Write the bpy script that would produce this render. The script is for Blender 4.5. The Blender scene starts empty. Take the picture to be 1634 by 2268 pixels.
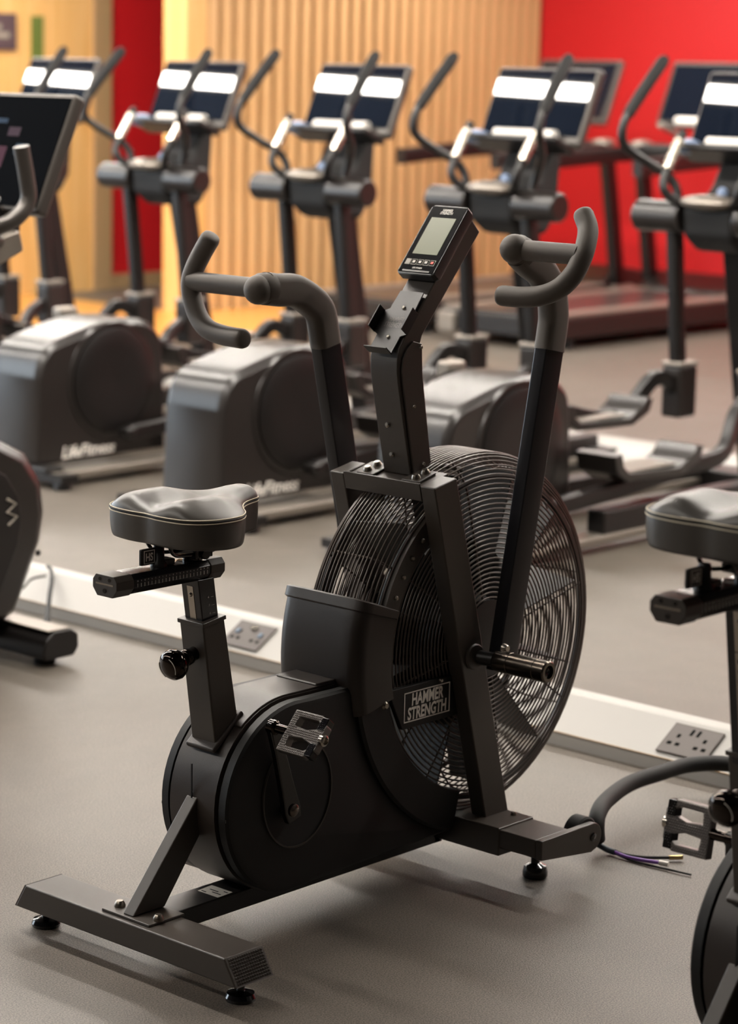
import bpy, bmesh, math, random
from mathutils import Vector, Matrix
random.seed(7)
S = bpy.context.scene
COL = S.collection
R_ = math.radians

# ------------------------------------------------------------------ camera
CAM = Vector((-3.73345, -3.03344, 1.58477))
YAW, PIT, FPX, ROLL = 0.733108, 0.183644, 5351.591, 0.020105
Fv = Vector((math.cos(YAW)*math.cos(PIT), math.sin(YAW)*math.cos(PIT), -math.sin(PIT)))
R0 = Vector((math.sin(YAW), -math.cos(YAW), 0)); U0 = R0.cross(Fv)
Rv = R0*math.cos(ROLL)+U0*math.sin(ROLL); Uv = U0*math.cos(ROLL)-R0*math.sin(ROLL)
cd = bpy.data.cameras.new('camera'); co = bpy.data.objects.new('camera', cd); COL.objects.link(co)
m = Matrix((Rv, Uv, -Fv)).transposed().to_4x4(); m.translation = CAM
co.matrix_world = m
cd.sensor_fit = 'VERTICAL'; cd.sensor_height = 36.0; cd.lens = FPX/2268*36.0
cd.clip_start = .05; cd.clip_end = 100
cd.dof.use_dof = True; cd.dof.focus_distance = 4.32; cd.dof.aperture_fstop = 3.8
S.camera = co

# ------------------------------------------------------------------ world, exposure
w = bpy.data.worlds.new('world'); S.world = w; w.use_nodes = True
w.node_tree.nodes['Background'].inputs[0].default_value = (1.0, .93, .85, 1)
w.node_tree.nodes['Background'].inputs[1].default_value = 0.25
S.view_settings.view_transform = 'Standard'; S.view_settings.look = 'None'
S.view_settings.exposure = 0.22; S.view_settings.gamma = 1.0
S.view_settings.use_curve_mapping = False
LIGHT_STRENGTH = 98.0      # ceiling strips
WINDOW_STRENGTH = 4.5      # daylight through the left wall glazing

# ------------------------------------------------------------------ materials
def lin(h):
    h = h.lstrip('#'); c = [int(h[i:i+2], 16)/255 for i in (0, 2, 4)]
    return tuple(x/12.92 if x <= .04045 else ((x+.055)/1.055)**2.4 for x in c)+(1,)
def mat(name, col, rough=.5, metal=0., bump=0., scale=300., coat=0., spec=.5, vary=0., emit=None, es=0., coords='Object', sheen=0.):
    m = bpy.data.materials.new(name); m.use_nodes = True
    nt = m.node_tree; b = nt.nodes['Principled BSDF']
    c = lin(col) if isinstance(col, str) else tuple(col)+(1,)
    b.inputs['Base Color'].default_value = c
    b.inputs['Roughness'].default_value = rough; b.inputs['Metallic'].default_value = metal
    b.inputs['Coat Weight'].default_value = coat; b.inputs['Coat Roughness'].default_value = .08
    b.inputs['Specular IOR Level'].default_value = spec
    if sheen: b.inputs['Sheen Weight'].default_value = sheen
    if emit:
        b.inputs['Emission Color'].default_value = lin(emit) if isinstance(emit, str) else tuple(emit)+(1,)
        b.inputs['Emission Strength'].default_value = es
    tc = nt.nodes.new('ShaderNodeTexCoord')
    if bump or vary:
        n = nt.nodes.new('ShaderNodeTexNoise'); n.inputs['Scale'].default_value = scale; n.inputs['Detail'].default_value = 3
        nt.links.new(tc.outputs[coords], n.inputs['Vector'])
        if bump:
            bp = nt.nodes.new('ShaderNodeBump'); bp.inputs['Strength'].default_value = bump; bp.inputs['Distance'].default_value = .002
            nt.links.new(n.outputs['Fac'], bp.inputs['Height']); nt.links.new(bp.outputs['Normal'], b.inputs['Normal'])
        if vary:
            n2 = nt.nodes.new('ShaderNodeTexNoise'); n2.inputs['Scale'].default_value = scale*.05; n2.inputs['Detail'].default_value = 4
            nt.links.new(tc.outputs[coords], n2.inputs['Vector'])
            mx = nt.nodes.new('ShaderNodeMix'); mx.data_type = 'RGBA'
            mx.inputs['A'].default_value = tuple(x*(1-vary) for x in c[:3])+(1,); mx.inputs['B'].default_value = tuple(min(1, x*(1+vary)) for x in c[:3])+(1,)
            nt.links.new(n2.outputs['Fac'], mx.inputs['Factor']); nt.links.new(mx.outputs['Result'], b.inputs['Base Color'])
    return m
M = {}
M['frame'] = mat('powder_coat', '#39322c', .36, 0, .2, 1400, spec=.6)
M['frame2'] = mat('powder_coat_black', '#1b1817', .38, 0, .15, 1400)
M['arm'] = mat('arm_black', '#17161a', .28)
M['plastic'] = mat('housing_plastic', '#332c28', .35, 0, .2, 1100, spec=.5)
M['plastic_side'] = mat('housing_side', '#0f0d0c', .5, 0, .3, 1100, spec=.4)
M['foam'] = mat('grip_foam', '#544c45', .6, 0, .22, 1500, sheen=.1)
M['vinyl'] = mat('saddle_vinyl', '#4a4540', .38, 0, .1, 900, spec=.6)
M['thread'] = mat('thread', '#e8dcc4', .7)
M['chrome'] = mat('black_chrome', '#6e665e', .25, 1.)
M['steel'] = mat('steel', '#b9b2a8', .25, 1.)
M['bolt'] = mat('bolt', '#8f877d', .3, 1.)
M['gloss'] = mat('gloss_black', '#0c0b0d', .12, coat=.3)
M['anod'] = mat('anodised_black', '#0e0d12', .22, .0, coat=.4)
M['rubber'] = mat('rubber', '#141313', .7)
M['pedal'] = mat('pedal_metal', '#77726f', .36, .6)
M['wire'] = mat('cage_wire', '#574d47', .3, .2)
M['blade'] = mat('fan_blade', '#1b1918', .5)
M['white'] = mat('print_white', '#d8d2c8', .5)
M['logo'] = mat('logo_silver', '#f4eee6', .4)
M['knob'] = mat('knob_chrome', '#3f3935', .07, 1.)
M['lcd'] = mat('lcd_green', '#636846', .3)
M['red'] = mat('button_red', '#e03a20', .4)
M['lettergrey'] = mat('letter_grey', '#9c958a', .5)
M['orange'] = mat('strip_wood', '#8c6a3c', .3, .6)

# ------------------------------------------------------------------ mesh builder
class MB:
    def __init__(s): s.v = []; s.f = []
    def add(s, vs, fs):
        o = len(s.v); s.v += [tuple(v) for v in vs]; s.f += [tuple(i+o for i in f) for f in fs]; return s
    def box(s, a, b):
        (x0, y0, z0), (x1, y1, z1) = a, b
        x0, x1 = sorted((x0, x1)); y0, y1 = sorted((y0, y1)); z0, z1 = sorted((z0, z1))
        return s.add([(x0,y0,z0),(x1,y0,z0),(x1,y1,z0),(x0,y1,z0),(x0,y0,z1),(x1,y0,z1),(x1,y1,z1),(x0,y1,z1)],
                     [(3,2,1,0),(4,5,6,7),(0,1,5,4),(1,2,6,5),(2,3,7,6),(3,0,4,7)])
    def obox(s, o, X, Y, Z):   # origin corner-centre + half vectors
        o, X, Y, Z = Vector(o), Vector(X), Vector(Y), Vector(Z)
        vs = [o+X*i+Y*j+Z*k for k in (-1, 1) for (i, j) in ((-1,-1),(1,-1),(1,1),(-1,1))]
        fs = [(3,2,1,0),(4,5,6,7),(0,1,5,4),(1,2,6,5),(2,3,7,6),(3,0,4,7)]
        if X.cross(Y).dot(Z) < 0: fs = [f[::-1] for f in fs]
        return s.add(vs, fs)
    def prism(s, poly, y0, y1, ax='xz'):
        if ax == 'xz': P = lambda p, t: (p[0], t, p[1])
        elif ax == 'yz': P = lambda p, t: (t, p[0], p[1])
        else: P = lambda p, t: (p[0], p[1], t)
        n = len(poly); A = sum(poly[i][0]*poly[(i+1)%n][1]-poly[(i+1)%n][0]*poly[i][1] for i in range(n))
        y0, y1 = min(y0, y1), max(y0, y1)
        vs = [P(p, y0) for p in poly]+[P(p, y1) for p in poly]
        fs = [tuple(range(n)), tuple(range(2*n-1, n-1, -1))]+[(i, i+n, (i+1)%n+n, (i+1)%n) for i in range(n)]
        if (A < 0) ^ (ax != 'xz'): fs = [f[::-1] for f in fs]
        return s.add(vs, fs)
    def layers(s, polys, ys, caps=True):   # same-count outlines in xz stacked along y
        n = len(polys[0]); vs = []; fs = []
        for p, y in zip(polys, ys): vs += [(q[0], y, q[1]) for q in p]
        for k in range(len(polys)-1):
            for i in range(n):
                j = (i+1) % n; fs.append((k*n+i, k*n+j, (k+1)*n+j, (k+1)*n+i))
        if caps: fs += [tuple(range(n))[::-1], tuple(range((len(polys)-1)*n, len(polys)*n))]
        return s.add(vs, fs)
    def tube(s, path, r, n=10, closed=False, sec=None, up=None, caps=True):
        path = [Vector(p) for p in path]; N = len(path)
        rr = r if isinstance(r, (list, tuple)) else [r]*N
        T = []
        for i in range(N):
            a = path[(i-1) % N] if (closed or i > 0) else path[i]
            b = path[(i+1) % N] if (closed or i < N-1) else path[i]
            T.append((b-a).normalized())
        nv = Vector(up) if up is not None else (Vector((0,0,1)) if abs(T[0].z) < .9 else Vector((0,1,0)))
        vs = []
        sec0 = sec or [(math.cos(2*math.pi*k/n), math.sin(2*math.pi*k/n)) for k in range(n)]
        n = len(sec0)
        for i in range(N):
            nv = (nv-T[i]*nv.dot(T[i])).normalized(); bv = T[i].cross(nv)
            for a, b in sec0: vs.append(path[i]+nv*a*rr[i]+bv*b*rr[i])
        fs = []
        for i in range(N if closed else N-1):
            for k in range(n):
                a, b = i*n+k, i*n+(k+1) % n; c = ((i+1) % N)*n
                fs.append((a, b, c+(k+1) % n, c+k))
        if not closed and caps: fs += [tuple(range(n))[::-1], tuple(range((N-1)*n, N*n))]
        return s.add(vs, fs)
    def cyl(s, p0, p1, r, n=20, r2=None): return s.tube([p0, p1], [r, r if r2 is None else r2], n)
    def lathe(s, prof, o, ax, n=24):   # prof [(r,h)]
        o = Vector(o); ax = Vector(ax).normalized(); t = Vector((1,0,0)) if abs(ax.x) < .9 else Vector((0,1,0))
        u = ax.cross(t).normalized(); v = ax.cross(u); vs = []; fs = []; k = len(prof)
        for i in range(n):
            a = 2*math.pi*i/n
            for r, h in prof: vs.append(o+ax*h+(u*math.cos(a)+v*math.sin(a))*max(r, 1e-5))
        for i in range(n):
            j = (i+1) % n
            for q in range(k-1): fs.append((i*k+q, j*k+q, j*k+q+1, i*k+q+1))
        return s.add(vs, fs)
    def ball(s, c, r, n=16, m=10):
        rx, ry, rz = r if isinstance(r, (tuple, list)) else (r, r, r); vs = []; fs = []
        for i in range(m+1):
            p = math.pi*i/m
            for k in range(n):
                a = 2*math.pi*k/n; vs.append((c[0]+rx*math.sin(p)*math.cos(a), c[1]+ry*math.sin(p)*math.sin(a), c[2]+rz*math.cos(p)))
        for i in range(m):
            for k in range(n): fs.append((i*n+k, (i+1)*n+k, (i+1)*n+(k+1) % n, i*n+(k+1) % n))
        return s.add(vs, fs)
    def build(s, name, m, parent=None, bevel=0, seg=2, sub=0, ang=38, loc=None, merge=False):
        me = bpy.data.meshes.new(name)
        off = Vector(loc) if loc is not None else Vector((0,0,0))
        me.from_pydata([tuple(Vector(v)-off) for v in s.v], [], s.f); me.validate()
        bm = bmesh.new(); bm.from_mesh(me)
        if merge: bmesh.ops.remove_doubles(bm, verts=bm.verts, dist=2e-5)
        bmesh.ops.recalc_face_normals(bm, faces=bm.faces); bm.to_mesh(me); bm.free()
        me.materials.append(M[m] if isinstance(m, str) else m)
        me.polygons.foreach_set('use_smooth', [True]*len(me.polygons))
        if not bevel and not sub: me.set_sharp_from_angle(angle=R_(ang))
        o = bpy.data.objects.new(name, me); COL.objects.link(o)
        if bevel:
            b = o.modifiers.new('bevel', 'BEVEL'); b.width = bevel; b.segments = seg; b.limit_method = 'ANGLE'; b.angle_limit = R_(32); b.harden_normals = True
        if sub:
            q = o.modifiers.new('sub', 'SUBSURF'); q.levels = sub; q.render_levels = sub
        o.location = off
        if parent is not None:
            o.parent = parent; o.location = off-world_loc(parent)
        return o
def world_loc(o):
    l = Vector(o.location)
    while o.parent is not None: o = o.parent; l += Vector(o.location)
    return l
def thing(name, label, cat, loc=(0,0,0), group=None):
    o = bpy.data.objects.new(name, None); o.empty_display_size = .1; COL.objects.link(o); o.location = loc
    o['label'] = label; o['category'] = cat
    if group: o['group'] = group
    return o
def tag(o, label, cat, group=None):
    o['label'] = label; o['category'] = cat
    if group: o['group'] = group
    return o
def struct(o): o['kind'] = 'structure'; return o
def copy_tree(o, parent=None, label=None):
    c = o.copy(); COL.objects.link(c)
    if parent is not None: c.parent = parent
    if label: c['label'] = label
    for ch in list(o.children): copy_tree(ch, c)
    return c
def catmull(pts, per=6, closed=False):
    pts = [Vector(p) for p in pts]; n = len(pts); out = []
    for i in range(n if closed else n-1):
        p0 = pts[(i-1) % n] if closed or i > 0 else pts[0]*2-pts[1]
        p1, p2 = pts[i], pts[(i+1) % n]
        p3 = pts[(i+2) % n] if closed or i < n-2 else p2*2-p1
        for k in range(per):
            t = k/per; out.append(.5*((2*p1)+(p2-p0)*t+(2*p0-5*p1+4*p2-p3)*t*t+(3*p1-p0-3*p2+p3)*t**3))
    if not closed: out.append(pts[-1])
    return out
_fonts = {}
def text(body, name, m, parent, o, X, Y, height, width=None, depth=.0006, align='CENTER', bold=0., shear=0., loc=None):
    """flat lettering: o centre point, X reading direction, Y up; height of a line of capitals"""
    cu = bpy.data.curves.new('t', 'FONT'); cu.body = body; cu.align_x = align; cu.align_y = 'CENTER'; cu.size = 1.0
    cu.offset = bold; cu.shear = shear; cu.resolution_u = 3; cu.space_line = .82
    t = bpy.data.objects.new('t', cu); COL.objects.link(t)
    dg = bpy.context.evaluated_depsgraph_get(); me = bpy.data.meshes.new_from_object(t.evaluated_get(dg))
    bpy.data.objects.remove(t); bpy.data.curves.remove(cu)
    X, Y, o = Vector(X).normalized(), Vector(Y).normalized(), Vector(o); Z = X.cross(Y)
    xs = [v.co.x for v in me.vertices]; ys = [v.co.y for v in me.vertices]
    if not xs: return None
    lines = body.count('\n')+1
    sy = height*lines*1.16/max(1e-6, max(ys)-min(ys)) if lines > 1 else height/max(1e-6, max(ys)-min(ys))
    sx = sy if width is None else width/max(1e-6, max(xs)-min(xs))
    cx = (max(xs)+min(xs))/2 if align == 'CENTER' else 0; cy = (max(ys)+min(ys))/2
    base = loc if loc is not None else (world_loc(parent) if parent is not None else Vector((0,0,0)))
    for v in me.vertices: v.co = o+X*((v.co.x-cx)*sx)+Y*((v.co.y-cy)*sy)+Z*depth-Vector(base)
    me.materials.clear(); me.materials.append(M[m]); me.name = name
    ob = bpy.data.objects.new(name, me); COL.objects.link(ob)
    ob.parent = parent
    return ob
def arc(c, r, a0, a1, n):
    return [(c[0]+r*math.cos(R_(a0+(a1-a0)*i/n)), c[1]+r*math.sin(R_(a0+(a1-a0)*i/n))) for i in range(n+1)]
def circ_path(c, r, n, ax='y'):
    if ax == 'y': return [(c[0]+r*math.cos(2*math.pi*i/n), c[1], c[2]+r*math.sin(2*math.pi*i/n)) for i in range(n)]
    return [(c[0]+r*math.cos(2*math.pi*i/n), c[1]+r*math.sin(2*math.pi*i/n), c[2]) for i in range(n)]

# ------------------------------------------------------------------ room materials
def floor_mat():
    m = mat('rubber_floor', '#6a635c', .5, spec=.45); nt = m.node_tree; b = nt.nodes['Principled BSDF']
    tc = nt.nodes.new('ShaderNodeTexCoord')
    def noise(sc, det, rough=.6):
        n = nt.nodes.new('ShaderNodeTexNoise'); n.inputs['Scale'].default_value = sc; n.inputs['Detail'].default_value = det; n.inputs['Roughness'].default_value = rough
        nt.links.new(tc.outputs['Object'], n.inputs['Vector']); return n
    fine = noise(330, 2); big = noise(1.1, 5); mid = noise(9, 4)
    r = nt.nodes.new('ShaderNodeValToRGB'); r.color_ramp.elements[0].position = .36; r.color_ramp.elements[0].color = lin('#3c3630')
    r.color_ramp.elements[1].position = .68; r.color_ramp.elements[1].color = lin('#7c7369')
    nt.links.new(fine.outputs['Fac'], r.inputs['Fac'])
    mx = nt.nodes.new('ShaderNodeMix'); mx.data_type = 'RGBA'; mx.blend_type = 'MULTIPLY'; mx.inputs['Factor'].default_value = .5
    r2 = nt.nodes.new('ShaderNodeValToRGB'); r2.color_ramp.elements[0].position = .3; r2.color_ramp.elements[0].color = (.72, .72, .72, 1)
    r2.color_ramp.elements[1].position = .7; r2.color_ramp.elements[1].color = (1.0, 1.0, 1.0, 1)
    nt.links.new(mid.outputs['Fac'], r2.inputs['Fac'])
    nt.links.new(r.outputs['Color'], mx.inputs['A']); nt.links.new(r2.outputs['Color'], mx.inputs['B']); nt.links.new(mx.outputs['Result'], b.inputs['Base Color'])
    rr = nt.nodes.new('ShaderNodeMapRange'); rr.inputs['To Min'].default_value = .34; rr.inputs['To Max'].default_value = .56
    nt.links.new(big.outputs['Fac'], rr.inputs['Value']); nt.links.new(rr.outputs['Result'], b.inputs['Roughness'])
    bp = nt.nodes.new('ShaderNodeBump'); bp.inputs['Strength'].default_value = .35; bp.inputs['Distance'].default_value = .002
    nt.links.new(fine.outputs['Fac'], bp.inputs['Height']); nt.links.new(bp.outputs['Normal'], b.inputs['Normal'])
    return m
def wood_mat(name, c0, c1, rough=.45, axis='Z', sc=1.0):
    m = mat(name, c0, rough); nt = m.node_tree; b = nt.nodes['Principled BSDF']
    tc = nt.nodes.new('ShaderNodeTexCoord'); mp = nt.nodes.new('ShaderNodeMapping')
    mp.inputs['Scale'].default_value = {'Z': (14*sc, 14*sc, .8*sc), 'X': (.8*sc, 14*sc, 14*sc)}[axis]
    n = nt.nodes.new('ShaderNodeTexNoise'); n.inputs['Scale'].default_value = 1.5; n.inputs['Detail'].default_value = 6; n.inputs['Distortion'].default_value = .6
    r = nt.nodes.new('ShaderNodeValToRGB'); r.color_ramp.elements[0].position = .3; r.color_ramp.elements[1].position = .72
    r.color_ramp.elements[0].color = lin(c0); r.color_ramp.elements[1].color = lin(c1)
    nt.links.new(tc.outputs['Object'], mp.inputs['Vector']); nt.links.new(mp.outputs['Vector'], n.inputs['Vector'])
    nt.links.new(n.outputs['Fac'], r.inputs['Fac']); nt.links.new(r.outputs['Color'], b.inputs['Base Color'])
    return m
M['floor'] = floor_mat()
M['slat'] = wood_mat('slat_oak', '#c89e69', '#dcb684', .5)
M['slatback'] = mat('slat_backing', '#5d4025', .8)
M['door'] = wood_mat('door_oak', '#d8a660', '#e5bc80', .45)
M['vinylwood'] = wood_mat('wood_vinyl', '#c1873f', '#d39b52', .3, 'X')
M['redwall'] = mat('red_paint', '#c4121a', .55, 0, .05, 60)
M['ceil'] = mat('ceiling_paint', '#62646a', .8)
M['paint'] = mat('wall_paint', '#453f39', .8)
M['trim'] = mat('trim_beige', '#a98c66', .5)
M['trunk'] = mat('trunking_white', '#a3a09b', .42)
M['lamp'] = mat('lamp_diffuser', '#ffffff', .5, emit=(1.0, .93, .84), es=LIGHT_STRENGTH)
M['lamp_dim'] = mat('lamp_diffuser_low', '#ffffff', .5, emit=(1.0, .93, .84), es=LIGHT_STRENGTH*1.15)
M['hole'] = mat('socket_hole', '#050505', .9, spec=.1)
M['lamp_low'] = mat('lamp_diffuser_half', '#ffffff', .5, emit=(1.0, .93, .84), es=LIGHT_STRENGTH*.5)
M['pane'] = mat('window_daylight', '#ffffff', .3, emit=(.70, .86, 1.0), es=WINDOW_STRENGTH)

# ------------------------------------------------------------------ room
XF, YS, YL, XB, YR, HC = 10.4, 8.1, 9.62, -7.5, -6.5, 3.2      # front wall, slatted wall, left wall, back, right, ceiling
XS0, XT0, XT1 = 6.86, 7.40, 7.56                                # slat wall end, door trim
f = struct(MB().box((XB, YR, -.1), (XF+.2, YL+.2, 0)).build('floor', 'floor'))
struct(MB().box((XB, YR, HC), (XF+.2, YL+.2, HC+.1)).build('ceiling', 'ceil'))
struct(MB().box((XF, YR, 0), (XF+.15, YS, HC)).build('wall_front', 'redwall'))
struct(MB().box((XT1, YL, .1), (XF, YL+.15, HC)).build('wall_left_red', 'redwall'))
struct(MB().box((XT1, YL-.015, 0), (XF, YL+.15, .1)).build('baseboard_left', 'trim'))
struct(MB().box((XT0, YL-.03, 0), (XT1, YL+.15, HC)).build('trim_1', 'trim'))
struct(MB().box((XB, YR-.15, 0), (XF, YR, HC)).build('wall_right', 'paint'))
struct(MB().box((XB-.15, YR, 0), (XB, YL, HC)).build('wall_back', 'paint'))
# left wall with a long window towards the camera end and the oak door near the trim
wl = MB()
for a, b, z0, z1 in ((XB, -5.5, 0, HC), (-5.5, 3.5, 0, .5), (-5.5, 3.5, 2.7, HC), (3.5, 5.9, 0, HC), (5.9, XT0, 2.35, HC)): wl.box((a, YL, z0), (b, YL+.15, z1))
struct(wl.build('wall_left', 'paint'))
win = struct(MB().box((-5.5, YL+.09, .5), (3.5, YL+.12, 2.7)).build('window_1', 'pane'))
for i in range(7):
    x = -5.5+9*i/6; struct(MB().box((x-.04, YL+.0, .5), (x+.04, YL+.088, 2.7)).build('window_mullion', 'trim', win))
dr = struct(MB().box((5.9, YL-.005, 0), (XT0, YL+.08, 2.35)).build('door_1', 'door'))
MB().box((6.862, YL-.012, 1.25), (6.968, YL-.006, 1.85)).build('vision_panel', mat('panel_green', '#66753c', .3), dr)
sg = tag(MB().box((6.1, YL-.02, 1.62), (6.735, YL-.006, 1.86)).build('door_sign', mat('sign_grey', '#55444a', .6), bevel=.004), 'dark grey sign plate on the oak door at the far left', 'sign')
sg_l = MB()
for zz, x0, x1 in ((1.70, 6.3, 6.67), (1.755, 6.3, 6.60)): sg_l.box((x0, YL-.0225, zz), (x1, YL-.0202, zz+.035))
sg_l.build('sign_lettering', 'lettergrey', sg)
# slatted oak wall
ws = struct(MB().box((XS0, YS+.04, 0), (XF+.15, YS+.2, HC)).build('wall_slatted', 'slatback'))
struct(MB().box((XS0-.02, YS-.005, 0), (XS0+.16, YS+.2, HC)).build('trim_2', 'door'))
N_SL = 28; pitch = (XF-(XS0+.16))/N_SL
sl = None
for i in range(N_SL):
    x = XS0+.16+pitch*i+.02
    if sl is None:
        sl = MB().box((0, 0, 0), (pitch-.042, .045, HC)).build('slat', 'slat', bevel=.004, seg=1); c = sl
    else:
        c = sl.copy(); COL.objects.link(c)
    c.parent = ws; c.location = (x, YS-.005, 0)
struct(MB().prism([(3.0, 9.6), (3.0, 9.45), (5.38, 7.59), (6.43, 6.78), (7.95, YS-.006), (XS0-.02, YS-.006), (XS0-.02, YL), (6.0, YL)], 0.0005, .006, 'xy').build('floor_wood', 'vinylwood'))
# ceiling strip lights
PLACES = ['above the row of elliptical trainers', 'above the air bikes', 'above the gap in front of the treadmills', 'above the far treadmills by the red wall', 'behind the camera side of the room']
for x, y0, y1, pl in ((2.365, -2.2, 9.3, PLACES[0]), (-.3, .6, 9.3, PLACES[1]), (5.4, -2.2, 9.4, PLACES[2]), (8.6, -2.2, 7.6, PLACES[3]), (-3.6, -.6, 9.3, PLACES[4])):
    t = thing('ceiling_light', 'long white linear ceiling light '+pl, 'light', (x, (y0+y1)/2, HC-.06))
    k_ = Vector((.045 if pl == PLACES[0] else 0, 1, 0)).normalized(); q_ = Vector((k_.y, -k_.x, 0)); hl_ = (y1-y0)/2; zz = Vector((0, 0, 1))
    MB().obox((x, (y0+y1)/2, HC-.031), q_*.085, k_*hl_, zz*.029).build('light_housing', 'trunk', t)
    MB().obox((x, (y0+y1)/2, HC-.063), q_*.050, k_*(hl_-.02), zz*.0025).build('diffuser', 'lamp' if x > 1 else 'lamp_dim' if x > -2 else 'lamp_low', t)
t = thing('ceiling_light', 'white linear ceiling light added out of view to brighten the left red wall', 'light', (4.9, 8.6, HC-.06))  # added strip, unseen; brightens the red wall left of the slats
MB().box((3.1, 8.5, HC-.06), (6.7, 8.7, HC-.002)).build('light_housing', 'trunk', t)
MB().box((3.12, 8.53, HC-.0655), (6.68, 8.67, HC-.0605)).build('diffuser', 'lamp_low', t)

# ------------------------------------------------------------------ air bike (x forward, y to the rider's left, z up)
FC = (-.11, .47)                                     # fan centre (x, z)
def fa(r, a): return (FC[0]+r*math.cos(R_(a)), FC[1]+r*math.sin(R_(a)))
bike = thing('air_bike', 'matte black air bike standing whole in the middle, with a large wire fan cage', 'exercise bike', (-.5, 0, 0))
P = {}
# rear stabiliser
o = MB().prism([(-.29,.0404),(.29,.0404),(.2605,.0875),(-.2605,.0875)], -.9986, -.9077, 'yz').build('rear_stabilizer', 'frame', bike, bevel=.0035)
for sd in (-1, 1):
    b = MB(); A = Vector((-.9986, sd*.29, .0404)); U = Vector((.0909, 0, 0)); V = Vector((0, -sd*.0295, .0471)); Nn = U.cross(V).normalized()
    if Nn.y*sd < 0: Nn = -Nn
    b.obox(A+U*.5+V*.5+Nn*.0008, U*.485, V*.485, Nn*.0012)
    nu, nv = 15, 9
    for i in range(nu):
        for j in range(nv):
            c = A+U*(.05+.9*(i+.5)/nu)+V*(.06+.88*(j+.5)/nv)+Nn*.002; du, dv = U*(.9/nu*.42), V*(.88/nv*.42)
            b.add([c-du-dv, c+du-dv, c+du+dv, c-du+dv, c+Nn*.0028], [(0,1,4),(1,2,4),(2,3,4),(3,0,4)])
    b.build('end_cap', 'frame', o, ang=20)
    MB().cyl((-.953, sd*.2556, .012), (-.953, sd*.2556, .043), .0075, 12).lathe([(0,.0),(.026,.0),(.0275,.006),(.024,.013),(.010,.017),(0,.017)], (-.953, sd*.2556, .0005), (0,0,1)).build('leveling_foot', 'gloss', o)
# main rail
rail = MB().box((-.9076,-.036,.0500),(-.17,.036,.0860)).build('main_rail', 'frame2', bike, bevel=.003)
st = MB().prism([(-.791,.020),(-.791,-.033),(-.752,-.031),(-.752,.024)], .0863, .0867, 'xy').build('warning_label', 'white', rail)
lb = MB()
for i, (a, bb) in enumerate(((.004,.016),(-.026,-.004),(-.012,.010),(-.028,-.018))): lb.prism([(-.787+i*.008, a),(-.787+i*.008, bb),(-.784+i*.008, bb),(-.784+i*.008, a)], .0867, .0869, 'xy')
lb.build('label_print', 'rubber', st)
# rear brace
br = MB().prism([(-.982,.0925),(-.826,.279),(-.80,.2745),(-.770,.272),(-.905,.0925)], -.0140, .0140).build('rear_brace', 'frame', bike, bevel=.003)
MB().box((-.988,-.062,.0872),(-.902,.062,.0925)).build('brace_plate', 'frame', br, bevel=.0015)
for y in (.046, -.055): MB().lathe([(0,.011),(.006,.011),(.009,.007),(.0105,.003),(.0105,0)], (-.959, y, .0925), (0,0,1), 14).build('bolt', 'bolt', br)
# drive housing: centre body, two side covers, fan guards
CC = (-.643, .258)
def drop(r, rt, top, inset):
    p = [(-.21+inset, .092+inset*.4)]+[(-.60, .080+inset)]+arc(CC, r, 262, 92, 26)+[(-.60, top), (-.505, top)]
    p += [(FC[0]+rt*math.cos(R_(a)), FC[1]+rt*math.sin(R_(a))) for a in (188, 198, 208, 218, 228, 238, 248, 256)]
    return p
body = drop(.184, .372, .441, 0); bin_ = drop(.172, .376, .430, .008); side = drop(.181, .376, .438, .003); side2 = drop(.176, .380, .433, .006); sidef = drop(.166, .386, .424, .012)
hb = MB().layers([bin_, bin_, body, body, bin_, bin_], [-.066, -.0585, -.0575, .0575, .0585, .066]).build('drive_housing', 'plastic', bike, ang=30)
MB().box((-.8285,-.0012,.20),(-.8265,.0012,.34)).build('seam', 'rubber', hb)
# top deck panel
dk_ = arc(CC, .1875, 128, 90, 12)+[(-.51,.4455)]; dk2 = arc(CC, .180, 128, 90, 12)+[(-.51,.438)]
MB().layers([dk_+dk2[::-1]]*2, [-.0545, .0545]).build('deck_panel', 'plastic', hb, bevel=.0015, ang=30)
MB().box((-.560,-.052,.4445),(-.505,.052,.4495)).build('deck_step', 'plastic', hb, bevel=.004)
for sd in (-1, 1):
    L = [side, side, side2, sidef]; Y = [sd*.0655, sd*.082, sd*.0865, sd*.0890]
    sc_ = MB().layers(L, Y).build('side_cover', 'plastic_side', hb, ang=24)
    MB().box((-.823, sd*.066, .246), (-.800, sd*.0835, .252)).build('cover_clip', 'gloss', sc_)
    ov = [(-.6455+.0885*math.cos(2*math.pi*i/48), .266+.1*math.sin(2*math.pi*i/48)) for i in range(48)]
    ov2 = [(-.6455+.0915*math.cos(2*math.pi*i/48), .266+.1035*math.sin(2*math.pi*i/48)) for i in range(48)]
    MB().layers([ov2, ov2, ov, ov], [sd*.088, sd*.0925, sd*.0925, sd*.0890], caps=False).build('crank_cover_rim', 'plastic', sc_, ang=30)
    MB().layers([ov, ov], [sd*.088, sd*.0898]).build('crank_cover', 'rubber', sc_)
    # guard following the fan
    rin, rout = .305, .389
    sec = [fa(rout, a) for a in range(186, 257, 3)]+[fa(rin, a) for a in range(255, 185, -3)]
    secb = [fa(rout-.006, a) for a in range(186, 257, 3)]+[fa(rin+.003, a) for a in range(255, 185, -3)]
    MB().layers([sec, sec, secb], [sd*.0660, sd*.0945, sd*.0985]).build('fan_guard', 'plastic_side', hb, ang=28)
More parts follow.
